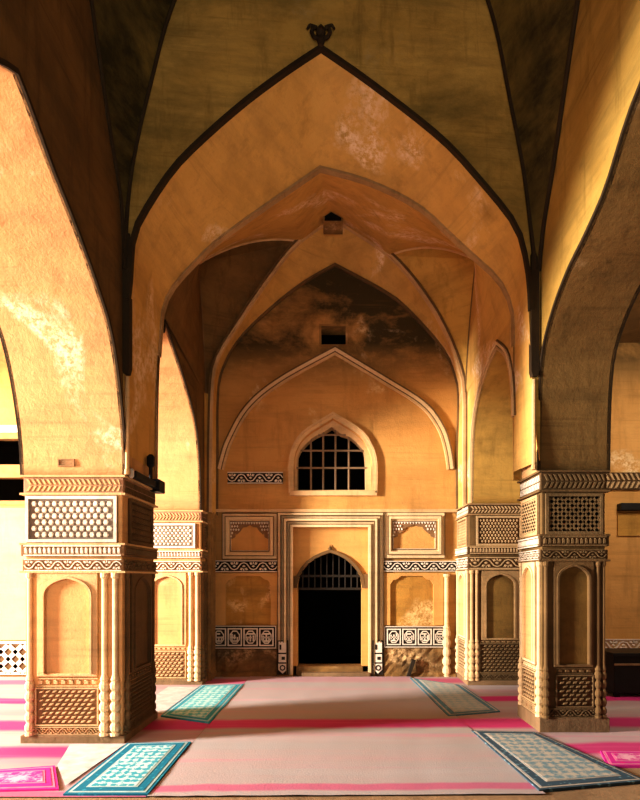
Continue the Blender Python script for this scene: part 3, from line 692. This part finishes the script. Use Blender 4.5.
# door
h = holes[2]
dr = empty('door_1', (bx(330), YB, 0), 'dark pointed doorway in a cream stepped frame at the centre of the rear wall', 'doorway', kind='structure')
dp = two_halves([(bx(297), .16), (bx(297), bz(590)), (bx(298), bz(578)), (bx(306), bz(565)), (bx(317), bz(557))], (bx(330), bz(552)), [(bx(343), bz(557)), (bx(354), bz(566)), (bx(361), bz(577)), (bx(362), bz(590)), (bx(362), .16)], 16)
q = MB(); arch_block(q, dp, dp, e(-.09), e(-.34), h[0]-.01, h[1]+.01, h[3]+.01); q.build('tympanum', M['orange'], dr)
hood = [p for p in dp if p[1] > bz(589)]
q = MB(); q.strip(PB_, hood, .05, -.1, -.05, off=-.005)
a0, a1 = hood[0], hood[-1]
q.box(PB_, h[0]+.005, a0[0], bz(588), bz(576), -.1, -.055); q.box(PB_, a1[0], h[1]-.005, bz(588), bz(574), -.1, -.055)
q.lathe(PB_(bx(330), bz(552)+.03, -.07), [(.02, 0), (.035, .03), (.012, .06), (.004, .1)], 8)
q.build('hood_moulding', M['mould_d'], dr)
zt = bz(513); xl, xr = bx(278), bx(383)
fs = MB(); w = (bx(293)-xl)/5
for k, d in enumerate((.07, .035, .09, .04, .06)):
    fs.frame(PB_, xl+w*k, xr-w*k, bz(642) if k < 3 else .04, zt-w*k*.95, w*.96, 0, d, bottom=False)
fs.build('stepped_surround', M['frame'], dr)
gap = MB()
for k in (0, 1, 2, 3, 4): gap.frame(PB_, xl+w*k-.006, xr-w*k+.006, bz(642) if k < 3 else .05, zt-w*k*.95+.006, .013, .0, .094 if k in (1, 2, 3) else .075, bottom=False)
gap.build('painted_groove_shade', M['mould_d'], dr)  # raised dark strips paint the shade between the frame steps
for x0, x1 in ((277.5, 288.5), (372.5, 383)):
    q = MB(); q.box(PB_, bx(x0), bx(x1), bz(674), bz(640), 0, .075); fo = q.build('painted_foot', M['ground_black'], dr)
    q = MB(); P = e(.075); c = bx((x0+x1)/2); ww = bx(x1)-bx(x0)
    for z0, z1 in ((bz(652), bz(641)), (bz(661.5), bz(653.5))):
        q.box(P, c-ww*.36, c+ww*.36, z0, z1, 0, .012)
    q.prism(P, [(c-ww*.4, bz(663)), (c-ww*.4, bz(669)), (c, bz(673)), (c+ww*.4, bz(669)), (c+ww*.4, bz(663))], 0, .012, .9)
    wh = q.build('white_blocks', M['relief'], fo)
    q = MB(); P2 = e(.087)
    q.ring(P2, c, bz(667), .05, .03, 0, .006, 8); q.box(P2, c-.015, c+.04, bz(659), bz(656), 0, .006); q.box(P2, c-.05, c-.02, bz(649), bz(644), 0, .006)
    q.build('black_motif', M['ground_black'], wh)
q = MB()
for i in range(10):
    x = 302+i*6.2; q.tube((bx(x), YB+.2, bz(589)), (bx(x), YB+.2, bz(560-6*math.cos((x-330)/32*1.4))), .012, 6)
for y in (576, 589): q.box(PB_, bx(298), bx(362), bz(y)-.02, bz(y)+.02, -.23, -.18)
q.build('iron_grille', M['bars_d'], dr)
q = MB(); q.box(PB_, bx(296), bx(363), 0, .16, -.34, -.02); q.build('threshold', M['dado'], dr, bevel=.01)
q = MB(); q.box(PB_, bx(302), bx(370), 0, .075, -.05, .12); q.build('step', M['plinth'], dr, bevel=.015)
void_box(h[0]-.2, h[1]+.2, 0, h[3]+.1, 2.5, 'dark_passage', dr)

# rear wall carved panels
def niche(x0, x1, y0, y1, lab):
    r = empty('cusped_niche', (bx((x0+x1)/2), YB, bz(y1)), lab, 'niche')
    a, b, z0, z1 = bx(x0), bx(x1), bz(y1), bz(y0); W, H = b-a, z1-z0
    q = MB(); q.frame(PB_, a, b, z0, z1, W*.06, 0, .05); q.frame(PB_, a+W*.055, b-W*.055, z0+W*.055, z1-W*.055, W*.05, 0, .085); q.frame(PB_, a+W*.1, b-W*.1, z0+W*.1, z1-W*.1, W*.055, 0, .035)
    q.build('stepped_frame', M['frame'], r)
    q = MB(); q.frame(PB_, a-.012, b+.012, z0-.012, z1+.012, .014, 0, .055); q.frame(PB_, a+W*.05, b-W*.05, z0+W*.05, z1-W*.05, .013, 0, .09); q.frame(PB_, a+W*.135, b-W*.135, z0+W*.135, z1-W*.135, .014, 0, .045)
    q.build('painted_groove_shade', M['mould_d'], r)  # dark strips standing in for shade around the frame steps
    u0, u1, v0, v1 = a+W*.14, b-W*.14, z0+W*.14, z1-W*.14
    q = MB(); q.box(PB_, u0, u1, v0, v1, 0, .006); q.build('niche_field', M['orange'], r)
    hw, hh = (u1-u0), v1-v0
    C = [(.04, 0), (.04, .42), (.12, .47), (.16, .56), (.14, .62), (.25, .66), (.32, .74), (.32, .8), (.42, .82), (.5, .88), (.58, .82), (.68, .8), (.68, .74), (.75, .66), (.86, .62), (.84, .56), (.88, .47), (.96, .42), (.96, 0)]
    pr = [(u0+hw*s, v0+hh*t) for s, t in C]
    q = MB(); N = sorted(set(round(p[0], 5) for p in pr))
    # spandrel, cut as a top-down fan of columns over the monotone hull of the cusps
    mono = []
    for s in N:
        zz = max(z for u, z in pr if abs(round(u, 5)-s) < 1e-6); mono.append((s, zz))
    arch_block(q, mono, mono, e(.03), e(.005), u0, u1, v1); spn = q.build('cusped_spandrel', M['ground_mid'], r)
    q = MB()
    nu, nv = 15, 9
    for iu in range(nu):
        for iv in range(nv):
            uu = u0+hw*(iu+.5+(.25 if iv % 2 else -.25))/nu; zz = v0+hh*(iv+.5)/nv
            floor_z = max((z2 for (s2, z2) in mono if abs(s2-uu) < hw*.09), default=v0+hh*.9)
            if zz < floor_z+.025: continue
            a_, b_ = hw/nu*.42, hh/nv*.42
            q.prism(e(.03), [(uu-a_, zz), (uu, zz-b_), (uu+a_, zz), (uu, zz+b_)], 0, .016, .6)
    q.frame(e(.03), u0, u1, v0, v1, .015, 0, .01)
    q.build('spandrel_lattice', M['relief'], spn)
    return r
niche(223, 277, 514, 559, 'square cusped niche panel left of the doorway frame, above the scroll band')
niche(384, 444, 513, 558, 'square cusped niche panel right of the doorway frame, above the scroll band')
def scroll_band(x0, x1, y0, y1, lab, name='scroll_frieze'):
    q = MB(); q.box(PB_, bx(x0), bx(x1), bz(y1), bz(y0), 0, .04); o = tag(q.build(name, M['ground_black']), lab, 'frieze')
    q = MB(); scroll(q, e(.04), bx(x0), bx(x1), bz(y1), bz(y0), 0, .016); q.build('scroll_relief', M['relief'], o); return o
scroll_band(211, 277.5, 560.5, 572, 'narrow black and white scroll frieze left of the doorway at mid height')
scroll_band(383.5, 456, 561, 571.5, 'narrow black and white scroll frieze right of the doorway at mid height')
scroll_band(228, 283, 472.5, 484, 'short carved frieze left of the barred window')
def lower_niche(x0, x1, lab, fillx):
    a, b, z0, z1 = bx(x0), bx(x1), bz(625), bz(573); W = b-a
    q = MB(); ia, ib = bx(fillx[0]), bx(fillx[1])
    sh = [(ia, z0), (ia, z1-.19), (ia+.05, z1-.12), (ia+.10, z1-.11), (ia+.18, z1-.05), (ib-.18, z1-.05), (ib-.10, z1-.11), (ib-.05, z1-.12), (ib, z1-.19), (ib, z0)]
    sh = [(ia, z0)]+sh[1:-1]+[(ib, z0)]
    mono = sorted([(ia+.001 if i == 0 else ib-.001 if i == len(sh)-1 else u, z) for i, (u, z) in enumerate(sh)][1:-1])
    arch_block(q, [(ia, z0)]+mono+[(ib, z0)], [(ia, z0)]+mono+[(ib, z0)], e(.05), e(0), a, b, z1)
    o = tag(q.build('shouldered_niche', M['orange'], bevel=.006), lab, 'niche')
    q = MB(); q.box(PB_, ia-.02, ib+.02, z0, z1-.02, 0, .006); q.build('niche_field', M['golden'], o)
lower_niche(212, 277.5, 'golden shouldered niche left of the doorway, above the inscription blocks', (226, 271))
lower_niche(384, 443, 'golden shouldered niche right of the doorway, above the inscription blocks', (390, 433))
def inscription(x0, x1, y0, y1, n, lab):
    q = MB(); q.box(PB_, bx(x0), bx(x1), bz(y1), bz(y0), 0, .05); o = tag(q.build('inscription_band', M['ground_black']), lab, 'inscription')
    q = MB(); a, b = bx(x0)+.03, bx(x1)-.03; c = (b-a)/n
    for i in range(n): cartouche(q, e(.05), a+i*c+.012, a+(i+1)*c-.012, bz(y1)+.04, bz(y0)-.04, 0, .014)
    q.frame(e(.05), bx(x0), bx(x1), bz(y1), bz(y0), .014, 0, .012)
    q.build('white_lettering', M['relief'], o)
inscription(210, 276.5, 625.5, 648, 4, 'black band of white lettering blocks left of the doorway')
inscription(384, 449, 626, 647, 4, 'black band of white lettering blocks right of the doorway')
def dado(x0, x1, y0, lab):
    q = MB(); n, m = 16, 6; a, b, z1 = bx(x0), bx(x1), bz(y0)
    g = [[PB_(a+(b-a)*i/n, z1*j/m, .05+random.uniform(-.015, .02)+(.06 if j == 0 else 0)) for i in range(n+1)] for j in range(m+1)]
    for j in range(m):
        for i in range(n): q.quad(g[j][i], g[j][i+1], g[j+1][i+1], g[j+1][i])
    q.box(PB_, a, b, 0, z1, 0, .03)
    tag(q.build('worn_dado', M['dado'], smooth=False), lab, 'wall base', kind='structure')
dado(209, 277, 649, 'worn stained wall base left of the doorway'); dado(384, 455, 648, 'worn stained wall base right of the doorway')
q = MB(); q.box(PB_, bx(209), bx(457), bz(512.5), bz(509.5), 0, .06); struct(q.build('trim_1', M['mould']))
q = MB()
for x in (446,): shaft(q, PB_, bx(x), .045, 0, bz(574), 0, bz(627), .05)
tag(q.build('wall_colonnette', M['frame']), 'pale colonnette on the rear wall beside the right golden niche', 'column')
q = MB(); P = e(.1); q.prism(P, [(bx(405.5), .02), (bx(409), .02), (bx(415), bz(659)), (bx(411), bz(658))], 0, .05, .9)
tag(q.build('leaning_piece', M['ground_black']), 'short dark slab leaning on the wall base right of the doorway', 'piece')  # dark slanted prism for an unidentified dark mark
# pilasters carrying the rear arch
for s, x in ((-1, -1.99), (1, 2.06)):
    q = MB()
    for k, yy in enumerate((8.99, 9.16, 9.33)): q.lathe((x+s*.05, yy, 0), [(.07, 0), (.07, .1), (.05, .14), (.05, 2.62), (.07, 2.66), (.07, 2.72)], 10)
    tag(q.build('rear_arch_shaft', M['mould'] if s > 0 else M['dado']), 'clustered shafts under the %s end of the rear arch' % ('left' if s < 0 else 'right'), 'column')

# ------------------------------------------------------------------ aisles
h = holes[3]
w2 = empty('window_2', ((h[0]+h[1])/2, YB, h[2]), 'black shuttered window opening at far left of the left aisle', 'window', kind='structure')
q = MB(); q.frame(PB_, h[0], h[1], h[2], h[3], .07, -.12, .03); q.box(PB_, h[0], h[1], bz(478), bz(465), -.12, .04); q.box(PB_, (h[0]+h[1])/2-.03, (h[0]+h[1])/2+.03, h[2], h[3], -.1, .02)
q.build('wooden_frame', M['wood'], w2)
void_box(h[0]-.1, h[1]+.1, h[2]-.1, h[3]+.1, 1.2, 'dark_recess', w2)
q = MB(); q.box(PB_, -7, -3.5, bz(674), bz(641), 0, .05); o = tag(q.build('lattice_dado', M['ground']), 'pale lattice dado along the foot of the left aisle wall', 'wall base', kind='structure')
q = MB(); lattice(q, e(.05), -6.9, -3.6, bz(672), bz(645), .24, .07, 0, .02); q.frame(e(.05), -7, -3.5, bz(674), bz(641), .04, 0, .02); q.build('lattice_relief', M['relief'], o)
q = MB(); q.box(PB_, -7, -3.5, bz(640), bz(508), 0, .02); struct(q.build('painted_glare_panel', M['cream']))  # added panel, the overlit wall's brightness put into its colour
q = MB(); q.box(PB_, -7, -3.5, bz(433), bz(426), 0, .05); struct(q.build('trim_2', M['relief']))
# right aisle
q = MB(); q.box(I, 6.6, 6.9, 0, 5.7, -1, 9.6); struct(q.build('wall_right', M['aisle_r']))
q = MB(); q.box(PB_, 3.2, 6.6, .43, .63, 0, .05); o = tag(q.build('carved_dado', M['relief_tan']), 'pale carved strip low on the right aisle wall', 'wall base', kind='structure')
q = MB(); scroll(q, e(.05), 3.2, 6.6, .43, .63, 0, .02); q.build('scroll_relief', M['relief'], o)
q = MB(); q.box(PB_, 3.2, 6.6, bz(490), bz(473), 0, .05); o = tag(q.build('aisle_frieze', M['ground']), 'dark hatched frieze across the right aisle wall', 'frieze', kind='structure')
q = MB(); hatch(q, e(.05), 3.2, 6.6, bz(490), bz(473), 0, .02, 40); q.build('hatched_relief', M['relief_tan'], o)
q = MB(); q.box(PB_, bx(617), 6.2, bz(511), bz(504), -.02, .14); tag(q.build('wall_shelf', M['black'], bevel=.008), 'thin black shelf on the right aisle wall', 'shelf')
q = MB(); q.box(PB_, bx(617), 6.2, bz(536), bz(513), 0, .03); tag(q.build('wall_tablet', M['golden']), 'yellow plaster tablet under the black shelf in the right aisle', 'tablet')
bench = empty('low_chest', (4.6, 7.95, 0), 'low black chest on the floor of the right aisle behind the front pier', 'chest')
x0, x1 = (612-VX)/F*7.7, 5.5
q = MB(); P = lambda u, z, d: Vector((u, 7.7-d, z))
q.box(P, x0+.03, x1-.03, .06, .57, -.5, 0); q.build('chest_body', M['black'], bench, bevel=.01)
q = MB(); q.box(P, x0, x1, .57, .62, -.53, .03); q.build('chest_lid', M['black'], bench, bevel=.008)
q = MB(); q.box(P, x0+.03, x1-.03, .45, .475, 0, .02); q.build('rail', M['vent'], bench)
for u in (x0+.05, x1-.12):
    for d in (-.45, -.02): q = MB(); q.box(P, u, u+.07, 0, .07, d-.05, d); q.build('foot', M['black'], bench)

# ------------------------------------------------------------------ fittings on the front left pier
br = empty('wall_bracket', (-2.05, 6.1, 2.7), 'black iron bracket with an upright post on the side of the front left pier', 'bracket')
q = MB(); q.box(Px(-2.12), 5.72, 6.56, 2.675, 2.75, 0, .09); q.box(Px(-2.12), 6.38, 6.6, 2.64, 2.78, 0, .12); q.build('crossbar', M['iron'], br, bevel=.012)
q = MB(); q.tube((-2.06, 6.26, 2.74), (-2.06, 6.26, 2.9), .022); q.lathe((-2.06, 6.26, 2.88), [(.02, 0), (.045, .03), (.045, .12), (.02, .15)], 10); q.build('upright_post', M['iron'], br)
q = MB(); q.lathe((-2.07, 5.69, 2.665), [(.015, 0), (.028, .02), (.028, .08), (.012, .1)], 10); q.build('white_cap', M['white'], br)
(a, z1), (b, z0) = XZ(58, 459, 5.57), XZ(74.5, 466.5, 5.57)
q = MB(); P = lambda u, z, d: Vector((u, 5.58-d, z)); q.frame(P, a, b, z0, z1, .012, -.005, .018)
vg = tag(q.build('vent_plate', M['vent']), 'small rectangular vent plate above the carved bands of the front left pier', 'vent')
q = MB(); n = 4
for i in range(n): q.box(P, a+.01, b-.01, z0+(z1-z0)*(i+.2)/n, z0+(z1-z0)*(i+.75)/n, -.003, .012)
q.build('slats', M['vent'], vg)

# ------------------------------------------------------------------ floor and carpets
q = MB(); q.box(I, -16, 10, -.2, 0, -10, 12); struct(q.build('floor', M['stone']))
def sheet(name, pts, z, mat, lab, cat, wave=.006, n=24):
    q = MB(); a, b, c, d = [Vector((*p, 0)) for p in pts]
    g = [[(a.lerp(b, i/n)).lerp(d.lerp(c, i/n), j/n)+Vector((0, 0, z+random.uniform(0, wave))) for i in range(n+1)] for j in range(n+1)]
    for j in range(n):
        for i in range(n): q.quad(g[j][i], g[j][i+1], g[j+1][i+1], g[j+1][i])
    return tag(q.build(name, mat, smooth=True), lab, cat)
sheet('carpet', [(-1.41, 4.2), (1.6, 4.25), (1.25, 9.3), (-1.41, 9.3)], .012, M['carpet'], 'wide pale pink carpet down the middle of the hall with a magenta stripe', 'carpet')
sheet('carpet', [(-7, 4.2), (-1.42, 4.2), (-1.42, 9.3), (-7, 9.3)], .008, M['carpet_s'], 'pink striped carpet around the left piers', 'carpet', .003)
sheet('carpet', [(1.5, 4.95), (6.4, 4.95), (6.4, 9.3), (1.3, 9.3)], .008, M['carpet_s'], 'pink striped carpet around the right piers', 'carpet', .003)

def rug(corners, lab, mb_, mf, inset, mline, group=None):
    c = sum((Vector((*p, 0)) for p in corners), Vector())/4; c.z = .018
    def lay(k, z0, z1, m, name, par, kx=None):
        q = MB(); P = [Vector((*p, 0)) for p in corners]; ctr = Vector((c.x, c.y, 0))
        w = (P[1]-P[0]).length; l = (P[3]-P[0]).length; pts = []
        for s, t in ((k/w, k/l), (1-k/w, k/l), (1-k/w, 1-k/l), (k/w, 1-k/l)): pts.append((P[0].lerp(P[1], s)).lerp(P[3].lerp(P[2], s), t))
        q.add([p+Vector((0, 0, z0)) for p in pts]+[p+Vector((0, 0, z1)) for p in pts], [(4,5,6,7), (0,1,5,4), (1,2,6,5), (2,3,7,6), (3,0,4,7)])
        return q.build(name, m, par, origin=None if par else tuple(c))
    r = lay(0, .0, .024, mb_, 'rug', None); r.location = c; tag(r, lab, 'rug', group)
    lay(.025, .02, .0265, mline, 'outer_line', r)
    lay(.05, .02, .029, mb_, 'patterned_border', r)
    lay(inset-.02, .02, .0312, mline, 'inner_line', r)
    lay(inset, .02, .0335, mf, 'rug_field', r)
    return r
TURQ, TW = (.03, .34, .46), (.62, .78, .78)
mbL = rug_border('turquoise_border', (.035, .32, .44), (.01, .18, .29), 16); mfL = rug_field('turquoise_lattice_field', (.05, .35, .46), (.5, .66, .68), 44, 34)
mbL2 = rug_border('turquoise_border_far', (.12, .46, .54), (.04, .3, .4), 13); mfL2 = rug_field('turquoise_scroll_field', (.10, .46, .54), (.48, .70, .70), 34, 24, .6)
mbR = rug_border('slate_border', (.16, .30, .37), (.05, .09, .13), 17); mfR = rug_field('slate_lattice_field', (.17, .28, .34), (.50, .46, .40), 34, 28, .7)
mbR2 = rug_border('grey_blue_border', (.20, .34, .40), (.10, .22, .29), 13); mfR2 = rug_field('grey_field', (.30, .38, .40), (.46, .45, .41), 26, 24, .9)
ln = simple('pale_rug_line', (.45, .62, .64), .95); ln2 = simple('cream_rug_line', (.5, .46, .42), .95)
rug([(-2.05, 4.22), (-1.41, 4.22), (-1.43, 5.57), (-2.05, 5.52)], 'turquoise prayer rug with white lattice at the foot of the front left pier', mbL, mfL, .14, ln)
rug([(-2.06, 6.62), (-1.41, 6.3), (-1.40, 8.6), (-2.03, 8.5)], 'turquoise prayer rug farther back, between the two left piers', mbL2, mfL2, .13, ln)
rug([(1.566, 4.3), (2.5, 4.5), (2.12, 5.93), (1.457, 5.98)], 'slate blue prayer rug with beige field at the foot of the front right pier', mbR, mfR, .15, ln2)
rug([(1.34, 6.62), (2.02, 6.85), (1.93, 8.5), (1.22, 9.15)], 'faded grey-blue prayer rug farther back, between the two right piers', mbR2, mfR2, .13, ln2)
mag = rug_border('magenta_mat', (.72, .02, .26), (.62, .03, .30), 9); magf = rug_field('magenta_mat_field', (.62, .04, .3), (.8, .42, .55), 14, 14, .7); lnm = simple('pale_magenta_line', (.76, .25, .42), .9)
rug([(-2.95, 4.27), (-2.13, 4.32), (-2.43, 4.86), (-3.1, 4.7)], 'magenta mat with pale motifs at the left edge of the floor', mag, magf, .12, lnm)
rug([(2.36, 4.86), (3.1, 4.86), (3.1, 5.25), (2.50, 5.28)], 'magenta mat with pale motifs at the right edge of the floor', mag, magf, .12, lnm)
wht = simple('white_cloth', (.62, .6, .6), .95)
sheet('floor_cloth', [(-2.42, 4.88), (-2.12, 4.4), (-2.06, 5.5), (-2.6, 5.5)], .017, wht, 'white cloth lying between the magenta mat and the front turquoise rug', 'cloth', .004, 8)
sheet('floor_cloth', [(-2.5, 6.9), (-2.08, 6.75), (-2.05, 8.4), (-2.5, 8.4)], .017, wht, 'white cloth beside the far turquoise rug', 'cloth', .004, 8)

# ------------------------------------------------------------------ light, camera
def area(name, loc, target, size, energy, color):
    l = bpy.data.lights.new(name, 'AREA'); l.shape = 'RECTANGLE'; l.size, l.size_y = size; l.energy = energy; l.color = color
    o = bpy.data.objects.new(name, l); COL.objects.link(o); o.location = loc
    o.rotation_euler = (Vector(target)-Vector(loc)).to_track_quat('-Z', 'Y').to_euler(); return o
area('left_arcade_light', (-14, 3.0, 3.6), (0, 6.0, 2.0), (1.6, 3.2), 9500, (1, .91, .78))
area('left_aisle_fill', (-4.8, -1.2, 2.6), (-4.2, 6.0, 2.6), (1.2, 2.5), 200, (1, .91, .78))  # unseen lamp added to brighten the left aisle and left pier fronts
area('right_aisle_fill', (5.0, 6.4, 4.6), (4.9, 9.4, 1.2), (1.0, 1.0), 110, (1, .9, .74))  # unseen lamp added to brighten the right aisle's rear wall
area('camera_side_fill', (1.0, -6, 4.5), (0, 6, 2.6), (6, 4), 25, (1, .92, .8))  # unseen fill lamp added behind the camera
fl = area('vault_fill', (.4, -3.2, .4), (.1, 5.6, 7.6), (3, 2), 105, (1, .9, .74)); fl.data.spread = 1.5  # unseen upward lamp added to brighten spandrels and vault, imitating ground bounce
w = bpy.data.worlds.new('sky'); scene.world = w; w.use_nodes = True
bg = w.node_tree.nodes['Background']; bg.inputs[0].default_value = (1.0, .93, .82, 1); bg.inputs[1].default_value = .09
cam = bpy.data.cameras.new('camera'); co = bpy.data.objects.new('camera', cam); COL.objects.link(co)
cam.sensor_width = 36; cam.sensor_fit = 'AUTO'; cam.lens = F/800*36
cam.shift_x = -(VX-320)/800; cam.shift_y = (VY-400)/800
co.location = (0, 0, EYE); co.rotation_euler = (math.pi/2, 0, 0); cam.clip_start = .05
scene.camera = co
scene.view_settings.view_transform = 'Standard'
scene.view_settings.look = 'None'
scene.view_settings.exposure = -.02; scene.view_settings.gamma = .86
scene.cycles.max_bounces = 8; scene.cycles.diffuse_bounces = 5
